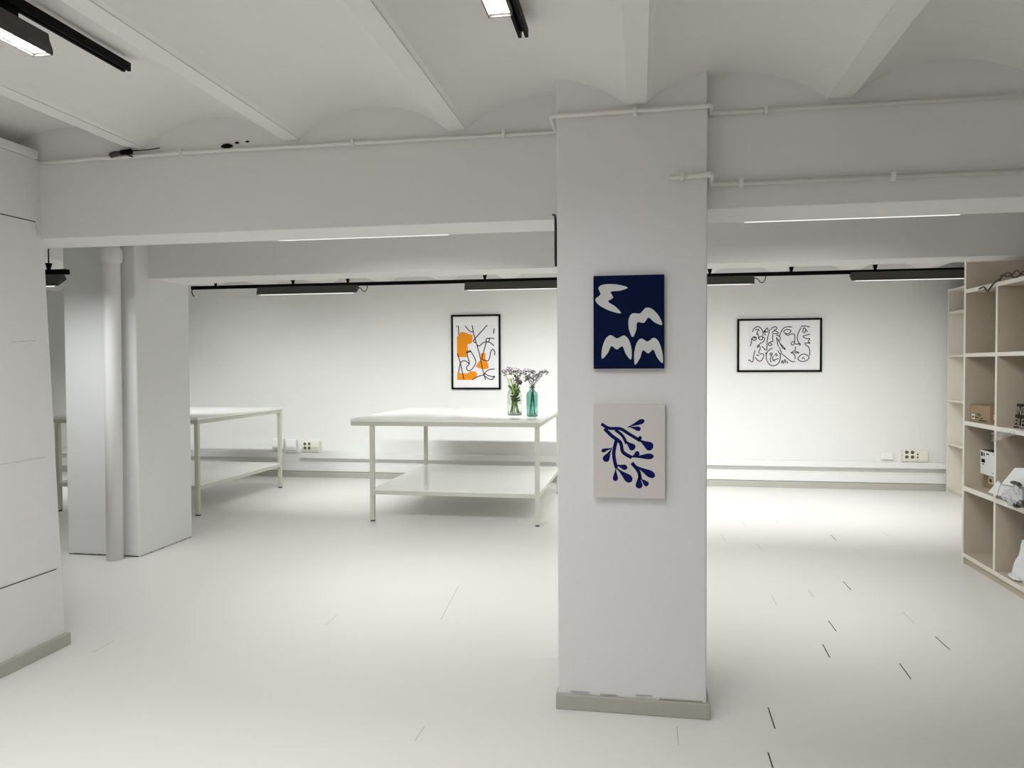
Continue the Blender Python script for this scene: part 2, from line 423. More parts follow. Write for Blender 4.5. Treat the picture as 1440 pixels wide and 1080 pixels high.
def track(p0, p1, zc, label, group, hangers, axis, ztop):
    t = thing('track_rail', ((p0[0]+p1[0])/2, (p0[1]+p1[1])/2, zc), label, 'track', group)
    b = MB()
    prof = [(-.018, -.016), (-.006, -.016), (-.006, .006), (.006, .006), (.006, -.016), (.018, -.016), (.018, .016), (-.018, .016)]
    if axis == 'x': b.prism(prof, lambda p, u: (u, p0[1]+p[0], zc+p[1]), p0[0], p1[0], 'black')
    else: b.prism(prof, lambda p, u: (p0[0]+p[0], u, zc+p[1]), p0[1], p1[1], 'black')
    b.build('rail', t)
    for h in hangers:
        x, y = (h, p0[1]) if axis == 'x' else (p0[0], h)
        b = MB(); b.tube([(x, y, zc+.014), (x, y, zc+.04), (x, y, zc+.058)], [.010, .016, .022], 'black', 10)
        b.tube([(x, y, zc+.05), (x, y, ztop)], .004, 'black', 6); b.build('hanger', t)
    return t

PW = {'back0': 14, 'back1': 18, 'back2': 17, 'back3': 19, 'midl': 17.5, 'midr': 15.5, 'far': 6, 'hid': 11, 'near_left': 22, 'near_middle': 12.5, 'behind_left': 11.5, 'behind_middle': 9.5}
SPR = (95, 120, 150)
# back bay: a long rail hung across, four fixtures below it
YK = 6.90; ZK = 2.213
track((-4.46, YK), (3.2, YK), ZK+.085, 'long black track hung across the back bay before the rear wall', None, (-4.2, -3.37, -2.80, -1.44, -.6, .614, 1.31, 2.0, 2.8), 'x', 2.62)
BL = [(-3.22, 'linear light hanging over the left end of the back bay, above the left table'), (-1.11, 'linear light hanging above the table with the flowers'),
      (.475, 'linear light hanging just right of the pillar in the back bay'), (2.32, 'linear light hanging above the wall near the bookcase')]
for i, (x, l) in enumerate(BL): fixture(x, YK, ZK + (.008 if x > 1 else 0), 1.04, 'x', PW['back%d' % i], l, 'linear lights on the back track', spread=SPR[0]+(0 if i < 2 else 16), wash=True, aim=(48 if i < 2 else 39), color=CBACK)
track((-7.9, YK), (-6.3, YK), ZK+.085, 'black track out of sight behind the left partition', None, (-7.6, -6.6), 'x', 2.62)
fixture(-7.1, YK, ZK, 1.04, 'x', PW['hid'], 'linear light out of sight behind the left partition', 'linear lights on the back track', spread=SPR[0], wash=True, color=CBACK, cord=False)
track((-5.8, YK), (-4.6, YK), ZK+.085, 'short black track hidden behind the rear left pillar', None, (-5.6, -4.8), 'x', 2.62)
fixture(-5.19, YK, ZK, 1.04, 'x', PW['hid'], 'linear light hidden behind the rear left pillar', 'linear lights on the back track', spread=SPR[0], wash=True, aim=48, color=CBACK, cord=False)
# its loose feed cable at the left end
b = MB(); b.tube(smooth([(-4.455, YK, ZK+.08), (-4.462, YK, ZK+.05), (-4.455, YK, ZK+.02), (-4.44, YK, ZK+.0)]), .005, 'black', 8)
tag(b.build('black_cable'), 'short black cable drooping from the left end of the back track', 'cable')
# mid bay
track((-3.0, 4.12), (-.5, 4.12), 2.33, 'black track mostly hidden behind the left beam', None, (-2.6, -1.55, -.7), 'x', 2.66)
track((.45, 4.12), (2.9, 4.12), 2.34, 'black track mostly hidden behind the right beam', None, (.7, 1.9, 2.6), 'x', 2.66)
fixture(-1.57, 4.12, 2.240, 1.08, 'x', PW['midl'], 'linear light peeping out behind the left beam, only its lit edge showing', 'linear lights in the middle bay', cord=False, spread=SPR[1], wash=True, color=CBACK)
fixture(1.06, 4.12, 2.250, 1.10, 'x', PW['midr'], 'linear light peeping out behind the right beam, only its lit edge showing', 'linear lights in the middle bay', cord=False, spread=SPR[1], wash=True, color=CBACK)
# far left of the middle bay, seen between partition and rear pillar
track((-5.4, 4.3), (-3.66, 4.3), 2.122, 'black track at the far left in front of the rear pillar', None, (-5.0, -3.80), 'x', 2.66)
fixture(-4.24, 4.3, 2.030, 1.08, 'x', PW['far'], 'linear light at the far left, glimpsed between partition and rear pillar', 'linear lights in the middle bay', cord=False, spread=SPR[1], wash=True, color=CBACK)
# foreground, screwed to two vault crowns
for x, ye, le in ((-2.0, 2.68, 'left'), (-.41, 2.66, 'middle')):
    track((x, YF+.3), (x, ye), 2.685, 'black track under the %s vault of the near ceiling' % ('left' if le == 'left' else 'middle'), None, (), 'y', 2.74)
    fixture(x-.01, 1.74, 2.565, 1.06, 'y', PW['near_'+le], ('big near linear light on the left track at the upper left corner' if le == 'left' else 'near linear light on the middle track at the top edge'), 'linear lights in the near bay', cord=False, spread=SPR[2])
    fixture(x-.01, -.30, 2.565, 1.06, 'y', PW['behind_'+le], 'linear light behind the viewer on the %s near track' % le, 'linear lights in the near bay', cord=False, spread=SPR[2])

# ------------------------------------------------------------------ work tables
def table(x0, x1, y0, y1, legx, legy, label):
    t = thing('work_table', ((x0+x1)/2, (y0+y1)/2, 0), label, 'table', 'white work tables')
    zt = .995
    MB().box((x0, y0, zt-.028), (x1, y1, zt), 'table', .003).build('tabletop', t)
    b = MB()
    b.box((x0+.006, y0+.006, zt-.068), (x1-.006, y0+.036, zt-.028), 'edge', .002); b.box((x0+.006, y1-.036, zt-.068), (x1-.006, y1-.006, zt-.028), 'edge', .002)
    b.box((x0+.006, y0+.036, zt-.068), (x0+.036, y1-.036, zt-.028), 'edge'); b.box((x1-.036, y0+.036, zt-.068), (x1-.006, y1-.036, zt-.028), 'edge')
    b.build('apron', t)
    w = .021
    for x in legx:
        for y in legy:
            lg = MB().box((x-w, y-w, .012), (x+w, y+w, zt-.068), 'frame', .003).build('leg', t)
            MB().box((x-w+.003, y-w+.003, 0), (x+w-.003, y+w-.003, .012), 'foot').build('foot', lg)
    b = MB(); z = .262
    for y in legy: b.box((legx[0]+w, y-.016, z), (legx[1]-w, y+.016, z+.036), 'frame', .002)
    for x in legx: b.box((x-.016, legy[0]+w, z), (x+.016, legy[1]-w, z+.036), 'frame', .002)
    b.build('shelf_rail', t)
    MB().box((legx[0]-w, legy[0]-.014, .298), (legx[1]+w, legy[1]+.014, .310), 'table', .002).build('lower_shelf', t)
    return t
table(-6.03, -4.375, 6.83, 8.64, (-5.985, -4.40), (6.855, 8.60), 'white work table at the left, standing partly behind the rear pillar')
table(-2.765, -.915, 6.83, 8.80, (-2.555, -.945), (6.87, 8.70), 'white work table in the middle with two flower vases on it')

# ------------------------------------------------------------------ pictures
def picture(x0, x1, z0, z1, label, zt=None):
    y = 9.53
    t = thing('framed_print', ((x0+x1)/2, y-.01, (z0+z1)/2), label, 'picture')
    fwid = .024; b = MB()
    b.box((x0, y-.032, z0), (x0+fwid, y-.002, z1), 'bframe', .002); b.box((x1-fwid, y-.032, z0), (x1, y-.002, z1), 'bframe', .002)
    b.box((x0+fwid, y-.032, z0), (x1-fwid, y-.002, z0+fwid), 'bframe', .002); b.box((x0+fwid, y-.032, z1-fwid), (x1-fwid, y-.002, z1), 'bframe', .002)
    b.build('frame', t)
    MB().box((x0+fwid-.002, y-.018, z0+fwid-.002), (x1-fwid+.002, y-.006, z1-fwid+.002), 'mat').build('mat_board', t)
    return t
# orange abstract
X0, X1, Z0, Z1 = -2.438, -1.783, 1.192, 2.167
t = picture(X0, X1, Z0, Z1, 'black framed print with orange patches and black lines above the table')
def fo(dy): return lambda px, py: Vector((X0+(px-97)/(537-97)*(X1-X0), 9.512-dy, Z1-(py-75)/(745-75)*(Z1-Z0)))
F = fo(.0006); b = MB(); b.poly([(148, 170), (485, 170), (485, 660), (148, 660)], F, 'print')
F = fo(.0012)
for p in ([(148, 268), (168, 262), (176, 232), (205, 230), (290, 258), (286, 318), (272, 336), (244, 336), (246, 398), (232, 410), (238, 456), (148, 452)],
          [(360, 418), (404, 420), (402, 470), (428, 520), (430, 556), (392, 566), (345, 556), (316, 540), (340, 498), (362, 478)],
          [(148, 596), (200, 602), (235, 602), (268, 582), (312, 584), (328, 606), (324, 640), (290, 652), (282, 660), (148, 660)]):
    b.poly(p, F, 'orange')
F = fo(.0018)
for p in ([(141, 176), (152, 180)], [(161, 172), (165, 260)], [(222, 174), (245, 205), (270, 225), (296, 230)], [(285, 170), (300, 250), (322, 330), (352, 440), (376, 560), (402, 660)],
          [(420, 170), (370, 225), (315, 285), (296, 312), (318, 330)], [(330, 345), (346, 358), (380, 330), (415, 320), (450, 330), (478, 356)], [(482, 290), (416, 290), (412, 318), (430, 320), (440, 292)],
          [(412, 318), (392, 390), (372, 460), (380, 478), (424, 490), (440, 460), (450, 410), (470, 386), (486, 412), (484, 440)], [(232, 412), (262, 398), (280, 416), (316, 490), (300, 540), (262, 576), (236, 566), (236, 540), (258, 515), (244, 450), (236, 412)],
          [(240, 416), (270, 405)], [(152, 420), (180, 520), (208, 656)], [(160, 600), (178, 510), (210, 486), (240, 500), (258, 520)], [(284, 660), (330, 632), (396, 612)],
          [(484, 562), (430, 570), (396, 600), (386, 622)], [(396, 604), (430, 622), (470, 630), (486, 624)], [(394, 624), (430, 650), (466, 654), (476, 632), (486, 640)], [(482, 200), (476, 250)]):
    b.ribbon(p, 8., F, 'ink')
b.build('print', t, recalc=False)
# line drawing of faces
A0, A1, B0, B1 = 1.175, 2.162, 1.408, 2.060
t = picture(A0, A1, B0, B1, 'black framed line drawing of overlapping faces on the right back wall')
def ff(dy): return lambda px, py: Vector((A0+(px-120)/(1345-120)*(A1-A0), 9.512-dy, B1-(py-135)/(905-135)*(B1-B0)))
F = ff(.0006); b = MB(); b.poly([(275, 225), (1180, 225), (1180, 810), (275, 810)], F, 'print')
F = ff(.0012)
for p in ([(345, 325), (360, 290), (400, 252), (440, 255), (480, 290), (500, 345), (490, 380)], [(385, 300), (420, 285), (440, 300), (415, 320), (408, 370)], [(425, 345), (430, 400), (455, 440), (490, 430), (488, 395), (455, 392), (440, 415)],
          [(330, 425), (365, 395), (400, 410), (395, 440), (355, 445), (335, 425), (325, 490), (310, 530)], [(360, 415), (380, 405), (385, 425)], [(500, 340), (530, 300), (560, 270), (570, 310), (545, 330), (520, 300)], [(480, 390), (520, 420), (510, 460), (450, 500), (430, 540), (410, 555)],
          [(600, 290), (575, 370), (560, 450), (555, 560), (540, 590), (480, 530)], [(610, 290), (650, 260), (690, 258), (695, 290), (660, 300)], [(625, 340), (670, 310), (720, 345), (680, 355), (640, 345)], [(640, 360), (635, 420), (640, 470), (610, 470), (575, 500), (600, 525), (630, 505), (595, 490)],
          [(690, 380), (720, 375), (750, 420), (735, 455), (700, 420)], [(695, 400), (705, 470), (720, 540)], [(720, 455), (760, 510), (825, 580), (780, 555), (740, 480)],
          [(730, 400), (770, 310), (810, 268), (870, 258), (915, 262)], [(795, 320), (840, 295), (890, 305), (900, 325), (860, 355), (815, 350), (795, 320)], [(820, 360), (860, 380), (900, 362), (940, 360), (958, 400), (955, 490)], [(955, 490), (925, 470), (905, 500), (925, 520), (960, 500), (985, 510), (1010, 500), (1035, 530)],
          [(1045, 270), (1010, 340), (992, 400), (1005, 470), (1045, 515)], [(965, 540), (965, 595)], [(900, 635), (945, 605), (975, 610), (1020, 632), (960, 630), (905, 635)], [(930, 650), (955, 660), (965, 700), (955, 720)],
          [(780, 650), (830, 690), (880, 735), (935, 762), (960, 750)], [(1000, 715), (1040, 665), (1090, 650), (1130, 665), (1165, 695), (1130, 740), (1070, 755), (1020, 740), (1000, 715)], [(1060, 720), (1080, 700), (1100, 725)],
          [(1040, 255), (1100, 250), (1170, 265)], [(1070, 340), (1080, 280), (1110, 290), (1100, 340), (1075, 345)], [(1115, 300), (1140, 335)], [(1175, 365), (1120, 380), (1075, 395), (1110, 425), (1170, 430)], [(1175, 435), (1150, 470), (1175, 495), (1110, 490), (1108, 515), (1150, 545), (1172, 600), (1170, 670)],
          [(410, 545), (430, 515), (460, 560), (440, 600), (440, 640)], [(385, 590), (365, 650), (355, 730), (340, 762), (300, 730), (285, 745)], [(380, 690), (420, 735), (460, 748), (490, 720), (510, 660), (480, 640), (450, 655)], [(400, 660), (440, 665)],
          [(640, 560), (590, 585), (550, 640), (550, 720), (580, 780), (630, 815), (690, 805), (735, 760), (750, 690), (745, 640)], [(590, 650), (620, 630), (635, 650), (600, 660)], [(665, 665), (690, 640), (705, 665), (680, 675)], [(620, 660), (605, 740), (630, 765)], [(645, 670), (640, 720), (670, 750)], [(640, 740), (700, 720), (730, 710)], [(735, 550), (760, 610), (775, 650)], [(710, 590), (750, 650)],
          [(765, 780), (780, 740), (790, 785)], [(800, 780), (815, 725), (830, 780)], [(840, 745), (860, 780)], [(540, 620), (548, 680)], [(755, 640), (745, 700)], [(530, 380), (520, 300)]):
    b.ribbon(p, 12., F, 'ink')
b.build('print', t, recalc=False)

# two unframed canvases on the pillar (plain generic cut-paper shapes)
def canvas(x0, x1, z0, z1, m, label):
    t = thing('canvas_print', ((x0+x1)/2, 3.20, (z0+z1)/2), label, 'picture', 'small canvases on the pillar')
    MB().box((x0, 3.200, z0), (x1, 3.2255, z1), m, .002).build('canvas', t); return t
u0, u1, v0, v1 = -.196, .100, 1.485, 1.880
t = canvas(u0, u1, v0, v1, 'navy', 'navy blue canvas with four pale shapes, the upper one on the pillar')
def fc(px, py): return Vector((u0+(px-98)/(770-98)*(u1-u0), 3.1995, v1-(py-118)/(1000-118)*(v1-v0)))
wing = [(-1, .95), (-1.02, .2), (-.8, -.55), (-.45, -.85), (0, -.62), (.45, -.85), (.8, -.55), (1.02, .2), (1, .95), (.62, .52), (.38, -.02), (0, .22), (-.38, -.02), (-.62, .52)]
b = MB()
for cx, cy, sx, sy, an in ((255, 318, 125, 150, -75), (570, 545, 150, 115, -22), (322, 790, 138, 125, 2), (618, 828, 130, 135, -3)):
    a = math.radians(an); ca, sa = math.cos(a), math.sin(a)
    b.poly([(cx + x*sx*ca - y*sy*sa, cy + x*sx*sa + y*sy*ca) for x, y in smooth_closed(wing)], fc, 'pale')
b.build('painted_shapes', t, recalc=False)
w0, w1, q0, q1 = -.198, .104, .934, 1.333
t = canvas(w0, w1, q0, q1, 'linen', 'off-white canvas with a navy leafy sprig, the lower one on the pillar')
def fd(px, py): return Vector((w0+(px-105)/(800-105)*(w1-w0), 3.1995, q1-(py-90)/(975-90)*(q1-q0)))
b = MB()
def leaf(x0, y0, x1, y1, w):
    pts = []; dx, dy = x1-x0, y1-y0; l = math.hypot(dx, dy); nx, ny = -dy/l, dx/l
    prof_ = [(0, 0.12), (.25, .28), (.5, .62), (.75, .98), (.92, .8), (1., .25)]
    for s_, k in prof_: pts.append((x0+dx*s_+nx*w*k, y0+dy*s_+ny*w*k))
    for s_, k in prof_[::-1]: pts.append((x0+dx*s_-nx*w*k, y0+dy*s_-ny*w*k))
    b.poly(smooth_closed(pts, 4), fd, 'blue')
for p, w in (([(185, 275), (260, 315), (370, 320), (450, 365), (560, 430)], 30), ([(215, 320), (290, 390), (370, 450), (395, 540), (480, 590)], 34), ([(330, 430), (305, 560), (330, 690)], 34), ([(320, 330), (390, 385), (430, 460)], 28), ([(480, 640), (545, 720), (560, 790)], 34)):
    b.ribbon(p, w, fd, 'blue')
for a in ((540, 415, 680, 500, 42), (440, 305, 600, 238, 24), (450, 300, 565, 322, 22), (415, 430, 505, 510, 34), (470, 585, 690, 575, 28), (480, 585, 550, 540, 24), (320, 660, 435, 690, 26), (330, 690, 478, 815, 38), (325, 690, 320, 815, 26), (295, 500, 185, 535, 18), (285, 510, 215, 630, 34), (500, 660, 700, 765, 34), (550, 740, 550, 880, 34), (560, 780, 635, 850, 26), (520, 415, 575, 398, 18)):
    leaf(*a)
b.build('painted_sprig', t, recalc=False)

# ------------------------------------------------------------------ vases and dried flowers
JX, JY, BX, BY, TZ = -1.262, 7.50, -1.055, 7.32, .9955
def glass(prof, th, c, m, name, parent):
    inner = [(max(r-th, 0.0), z) for r, z in prof]; inner[0] = (0, prof[0][1]+th*1.6)
    inner = [inner[0], (max(prof[1][0]-th, .001), prof[0][1]+th*1.6)] + inner[2:]
    return MB().lathe([*prof, *inner[::-1]], c, m, 32).build(name, parent)
t = thing('glass_jar', (JX, JY, TZ), 'wide clear glass jar full of green stems, left of the teal bottle', 'vase')
pj = [(0, 0), (.066, 0), (.073, .012), (.074, .12), (.073, .20), (.066, .24), (.056, .258), (.055, .275), (.060, .278), (.060, .284)]
glass(pj, .004, (JX, JY, TZ), 'glass', 'jar_body', t)
t = thing('glass_bottle', (BX, BY, TZ), 'teal glass bottle with a narrow neck holding dry stems', 'vase')
pb = [(0, 0), (.050, 0), (.056, .01), (.057, .10), (.057, .205), (.050, .235), (.030, .256), (.023, .264), (.023, .282), (.029, .284), (.029, .295)]
glass(pb, .0035, (BX, BY, TZ), 'teal', 'bottle_body', t)

random.seed(11)
def flower(base, mouth, head, kind, label, group, foot):
    t = thing('dried_flower', base, label, 'flower', group)
    b = MB(); H = Vector(head); mth = Vector(mouth); B = Vector(base)
    b.tube(smooth([B, B.lerp(mth, .55), mth, mth.lerp(H, .5)+Vector((random.uniform(-.01, .01), random.uniform(-.01, .01), .01)), H], 4), .0028 if foot == 'dry' else .0038, foot, 6)
    b.build('stem', t)
    b = MB(); d = (H-mth).normalized()
    if kind == 'umbel':
        for i in range(15):
            v = Vector((random.gauss(0, 1), random.gauss(0, 1), random.gauss(.25, .8))).normalized()
            e = H + v*random.uniform(.024, .040)
            b.tube([H, e], .0013, 'dry', 4, False)
            R = Vector((0, 0, 1)).rotation_difference(v).to_matrix()
            b.blob(e, (.0115, .0115, .0045), 'head', 1, R=R)
            if i % 2: b.blob(e+v*.004, (.004, .004, .004), 'headd', 1)
        b.blob(H, (.009, .009, .009), 'headd', 1)
    elif kind == 'dark':
        for i in range(26):
            v = Vector((random.gauss(0, 1), random.gauss(0, 1), random.gauss(.1, 1))).normalized()
            R = Vector((0, 0, 1)).rotation_difference(v).to_matrix()
            b.blob(H+v*.018, (.006, .006, .016), 'headd' if i % 3 else 'dry', 1, R=R)
    elif kind == 'cream':
        for i in range(9):
            v = Vector((math.cos(i*2.4)*.5, math.sin(i*2.4)*.5, .8)).normalized()
            R = Vector((0, 0, 1)).rotation_difference(v).to_matrix()
            b.blob(H+v*.03, (.016, .008, .036), 'cream', 1, R=R)
    b.build('flower_head', t)
    return t
# heads given as offsets from the vessel axis (m)
GJ, GB = 'dried flowers in the clear jar', 'dried flowers in the teal bottle'
jar = [(-.105, .02, .43, 'umbel'), (-.055, -.03, .465, 'umbel'), (-.015, .03, .455, 'umbel'), (.03, -.02, .445, 'umbel'), (.065, .03, .42, 'umbel'), (.028, -.01, .355, 'dark'), (.058, -.03, .335, 'dark'), (.012, .02, .385, 'dark'), (-.04, -.03, .355, 'cream'), (-.035, .03, .41, 'umbel')]
kinds = {'umbel': 'mauve grey dried flower standing in the clear jar of green stems', 'dark': 'short dark dried flower head just above the clear jar', 'cream': 'cream blossom at the left rim of the clear jar'}
for i, (dx, dy, h, k) in enumerate(jar):
    a = i*2.4
    flower((JX+.045*math.cos(a), JY+.045*math.sin(a), TZ+.016), (JX+dx*.35, JY+dy*.4, TZ+.27), (JX+dx, JY+dy, TZ+h), k, kinds[k], GJ if k == 'umbel' else ('dark heads in the clear jar' if k == 'dark' else None), 'stem')
bot = [(-.062, .0, .445), (-.055, .03, .375), (.005, -.02, .435), (.045, .02, .39), (.075, -.03, .425), (.125, .0, .44), (-.025, .02, .395), (.02, -.03, .36)]
for i, (dx, dy, h) in enumerate(bot):
    a = i*2.4
    flower((BX+.03*math.cos(a), BY+.03*math.sin(a), TZ+.014), (BX+dx*.12, BY+dy*.2, TZ+.288), (BX+dx, BY+dy, TZ+h), 'umbel', 'mauve grey dried flower standing in the teal bottle', GB, 'dry')
# leafy green stems inside the jar
random.seed(5)
for i in range(7):
    a = i*2*PI/7+.3; r = .05
    t = thing('leafy_stem', (JX+r*math.cos(a), JY+r*math.sin(a), TZ+.016), 'green leafy stem packed inside the clear jar', 'plant', 'leafy stems in the clear jar')
    top = Vector((JX+.03*math.cos(a+2.6), JY+.03*math.sin(a+2.6), TZ+.29))
    B = Vector(t.location); MB().tube([B, B.lerp(top, .5), top], .0045, 'stem', 6).build('stem', t)
    b = MB()
    for k in range(9):
        p = B.lerp(top, .45+.065*k); v = Vector((random.gauss(0, 1), random.gauss(0, 1), .8)).normalized()
        R = Vector((0, 0, 1)).rotation_difference(v).to_matrix()
        q = p + v*.026; ax = Vector((JX, JY, q.z)); dd = q-ax; dd.z = 0
        if dd.length > .050: q = ax + dd.normalized()*.050
        b.blob(q, (.012, .004, .028), 'leaf', 1, R=R)
    b.build('leaf', t)

# ------------------------------------------------------------------ wall boxes and sockets
def wbox(x0, x1, z0, z1, d, label):
    t = thing('junction_box', ((x0+x1)/2, 9.53, (z0+z1)/2), label, 'box', 'white junction boxes on the back wall')
    MB().box((x0, 9.53-d*.6, z0), (x1, 9.53, z1), 'plastic', .006).build('box_body', t)
    MB().box((x0-.004, 9.53-d, z0+.03), (x1+.004, 9.53-d*.55, z1+.004), 'plastic', .008).build('lid', t)
wbox(2.83, 2.955, .335, .445, .075, 'white junction box on the ledge left of the right socket panel')
wbox(-4.75, -4.612, .335, .505, .07, 'white junction box between the left table leg and the left socket panel')
wbox(-4.945, -4.80, .345, .515, .07, 'white junction box half hidden by the back leg of the left table')
def sockets(x0, x1, z0, z1, d, sx, label, extra):
    t = thing('socket_panel', ((x0+x1)/2, 9.53, (z0+z1)/2), label, 'socket')
    b = MB(); zc = z0 + (z1-z0)*.18
    b.prism([(0, z0), (d*.75, z0), (d, zc), (d, z1-.015), (d*.8, z1), (0, z1)], lambda p, u: (u, 9.53-p[0], p[1]), x0, x1, 'ivory'); b.build('panel_body', t)
    yf = 9.53-d; r = .021
    for i in range(2):
        for j in range(2):
            cx = x0+sx+i*.062; cz = z0+.062+j*.056
            b = MB(); b.tube([(cx, yf-.004, cz), (cx, yf+.001, cz)], r+.004, 'ivory', 20); b.tube([(cx, yf-.0055, cz), (cx, yf-.003, cz)], r-.001, 'socket', 20)
            b.build('socket', t)
    for k in extra:
        MB().box((k-.008, yf-.006, z0+.085), (k+.008, yf, z0+.105), 'socket', .002).build('switch', t)
        MB().box((k-.008, yf-.006, z0+.050), (k+.008, yf, z0+.070), 'socket', .002).build('switch', t)
sockets(3.06, 3.335, .338, .475, .075, .045, 'ivory socket panel with four outlets and switches near the bookcase', (3.225,))
sockets(-4.505, -4.275, .338, .492, .085, .038, 'ivory socket panel with four outlets between the two tables', ())

# ------------------------------------------------------------------ bookcases
FX, DX = 2.385, 2.90
t = thing('bookcase', (2.64, 5.3, 0), 'tall cream open bookcase with deep compartments at the right edge', 'bookcase')
SHZ = [(.054, .084), (.552, .587), (1.042, 1.074), (1.549, 1.576), (2.022, 2.050)]
def board(a, c, name, edge=True):
    b = MB(); b.box(a, c, 'case', .0015)
    if edge: b.box((FX-.0008, a[1], a[2]), (FX, c[1], c[2]), 'caseend')
    return b.build(name, t)
board((FX, 6.045, 0), (DX, 6.075, 2.262), 'end_panel')
board((FX, 4.45, 0), (DX, 4.48, 2.05), 'end_panel')
for y in (5.555, 5.03):
    for (za, zb), (zc_, zd) in zip(SHZ, SHZ[1:]): board((FX+.001, y-.014, zb), (DX-.012, y+.014, zc_), 'divider')
for za, zb in SHZ: board((FX, 4.48, za), (DX-.012, 6.045, zb), 'shelf')
MB().box((DX-.012, 4.48, .0), (DX, 6.045, 2.05), 'case').build('back_panel', t)
MB().box((FX+.018, 4.48, 0), (FX+.036, 6.045, .054), 'case').build('plinth', t)
t = thing('bookcase', (3.7, 8.7, 0), 'narrow cream bookcase further back against the right wall', 'bookcase')
G0, G1 = 3.525, 3.885
MB().box((G0, 9.40, 0), (G1, 9.425, 2.38), 'case2', .0015).build('end_panel', t)
MB().box((G0, 7.6, 0), (G1, 7.625, 2.38), 'case2', .0015).build('end_panel', t)
for z in (2.36, 2.10, 1.60, 1.083, .58, .065): MB().box((G0, 7.625, z-.025), (G1-.012, 9.40, z), 'case2', .0015).build('shelf', t)
MB().box((G1-.012, 7.625, 0), (G1, 9.40, 2.38), 'case2').build('back_panel', t)
MB().box((G0+.018, 7.625, 0), (G0+.036, 9.40, .04), 'case2').build('plinth', t)

# things on the shelves
t = thing('cardboard_box', (2.55, 5.88, 1.075), 'small brown cardboard box on the middle shelf of the bookcase', 'box')
Rb = Matrix.Translation((2.425, 5.735, 0)) @ Matrix.Rotation(math.radians(3), 4, 'Z')
z0 = 1.0745
b = MB(); b.box((0, 0, z0), (.26, .285, z0+.122), 'kraft', .002, Rb); b.build('box_body', t)
for x0_, x1_ in ((.003, .13), (.132, .257)): MB().box((x0_, .004, z0+.123), (x1_, .281, z0+.126), 'kraft', .001, Rb).build('flap', t)
e = -.0008
def mark(a, c, m, parent, R=None): return MB().box(a, c, m, 0, R).build('label' if m == 'label' else 'printed_mark', parent)
mark((e, .215, z0+.018), (0, .255, z0+.055), 'label', t, Rb); mark((2*e, .224, z0+.028), (e, .246, z0+.044), 'kraftd', t, Rb)
for y0_, y1_, za, zb in ((.13, .185, .056, .064), (.115, .175, .046, .052), (.16, .205, .030, .038), (.095, .14, .028, .034), (.04, .15, .010, .020)): mark((e, y0_, z0+za), (0, y1_, z0+zb), 'kraftd', t, Rb)
mark((.025, e, z0+.03), (.10, 0, z0+.062), 'label', t, Rb); mark((.04, 2*e, z0+.036), (.09, e, z0+.052), 'kraftd', t, Rb)
t = thing('cardboard_box', (2.62, 5.9, .588), 'brown cardboard box under the white carton in the bookcase', 'box')
b = MB(); b.box((2.515, 5.70, .588), (2.80, 6.035, .695), 'kraft', .002); b.build('box_body', t)
mark((2.514, 5.88, .625), (2.515, 5.955, .675), 'label', t); mark((2.5132, 5.90, .635), (2.514, 5.94, .66), 'kraftd', t)
t = thing('carton', (2.6, 5.8, .697), 'white printed carton stacked on a brown box in the bookcase', 'box')
MB().box((2.462, 5.585, .696), (2.74, 5.965, .868), 'carton', .002).build('box_body', t)
MB().box((2.466, 5.589, .868), (2.736, 5.961, .8705), 'kraftd').build('tape', t)
x = 2.4615
for y0_, y1_, za, zb in ((5.925, 5.95, .825, .855), (5.895, 5.91, .828, .853), (5.83, 5.87, .843, .852), (5.89, 5.945, .780, .806), (5.905, 5.93, .765, .772), (5.72, 5.78, .715, .725), (5.72, 5.75, .74, .746), (5.74, 5.76, .85, .857)): mark((x-.0006, y0_, za), (x, y1_, zb), 'ink' if za > .75 else 'crackl', t)
# dark bag with lettering
t = thing('printed_bag', (2.52, 5.3, 1.075), 'dark brown bag with large beige letters on the bookcase shelf', 'bag')
b = MB(); tt = bmesh.new(); bmesh.ops.create_cube(tt, size=1.); bmesh.ops.subdivide_edges(tt, edges=tt.edges[:], cuts=5, use_grid_fill=True)
for v in tt.verts:
    c = v.co.copy(); k = .006*noise.noise(c*5)
    v.co = Vector((2.53+c.x*(.20-.03*(c.z+.5)), 5.285+c.y*(.245-.02*(c.z+.5)), 1.155+c.z*.16+ (.004*noise.noise(c*9) if c.z > .4 else 0)))
    if c.x > -.49: v.co += Vector((k, k, 0))
b.merge(tt, 'bag'); b.build('bag_body', t)
text_mesh('INS', .078, 'letter', lambda x, y: Vector((2.428+(y+.091)/.16*.015, 5.395-x*.92, 1.166+y)), 'lettering', t)
text_mesh('EILE', .078, 'letter', lambda x, y: Vector((2.428+(y+.013)/.16*.015, 5.402-x*.92, 1.088+y)), 'lettering', t)
# clear film hanging over the shelf edge
def sheet(fn, nu, nv, m, name, parent, th=.0015):
    b = MB(); g = [[b.bm.verts.new(fn(i/nu, j/nv)) for j in range(nv+1)] for i in range(nu+1)]
    b._fin([b.bm.faces.new([g[i][j], g[i+1][j], g[i+1][j+1], g[i][j+1]]) for i in range(nu) for j in range(nv)], m, False)
    o = b.build(name, parent); so = o.modifiers.new('thickness', 'SOLIDIFY'); so.thickness = th; return o
t = thing('plastic_film', (2.37, 5.3, 1.04), 'crumpled clear plastic film hanging over the bookcase shelf edge', 'plastic wrap')
def film(u, v):
    n = noise.noise(Vector((u*7, v*5, 1.))); n2 = noise.noise(Vector((u*6, v*9, 7.)))
    return Vector((2.362 - .025*abs(math.sin(v*9+u*5)) + .014*n, 5.505 - u*.30, 1.040 + u*.030 - v*(.072-.05*u) + .008*n2))
sheet(film, 22, 10, 'clear', 'film', t)
b = MB(); b.blob((2.40, 5.19, 1.082), (.045, .05, .016), 'clear', 3, .6, 12, 4.); b.build('gathered_film', t)
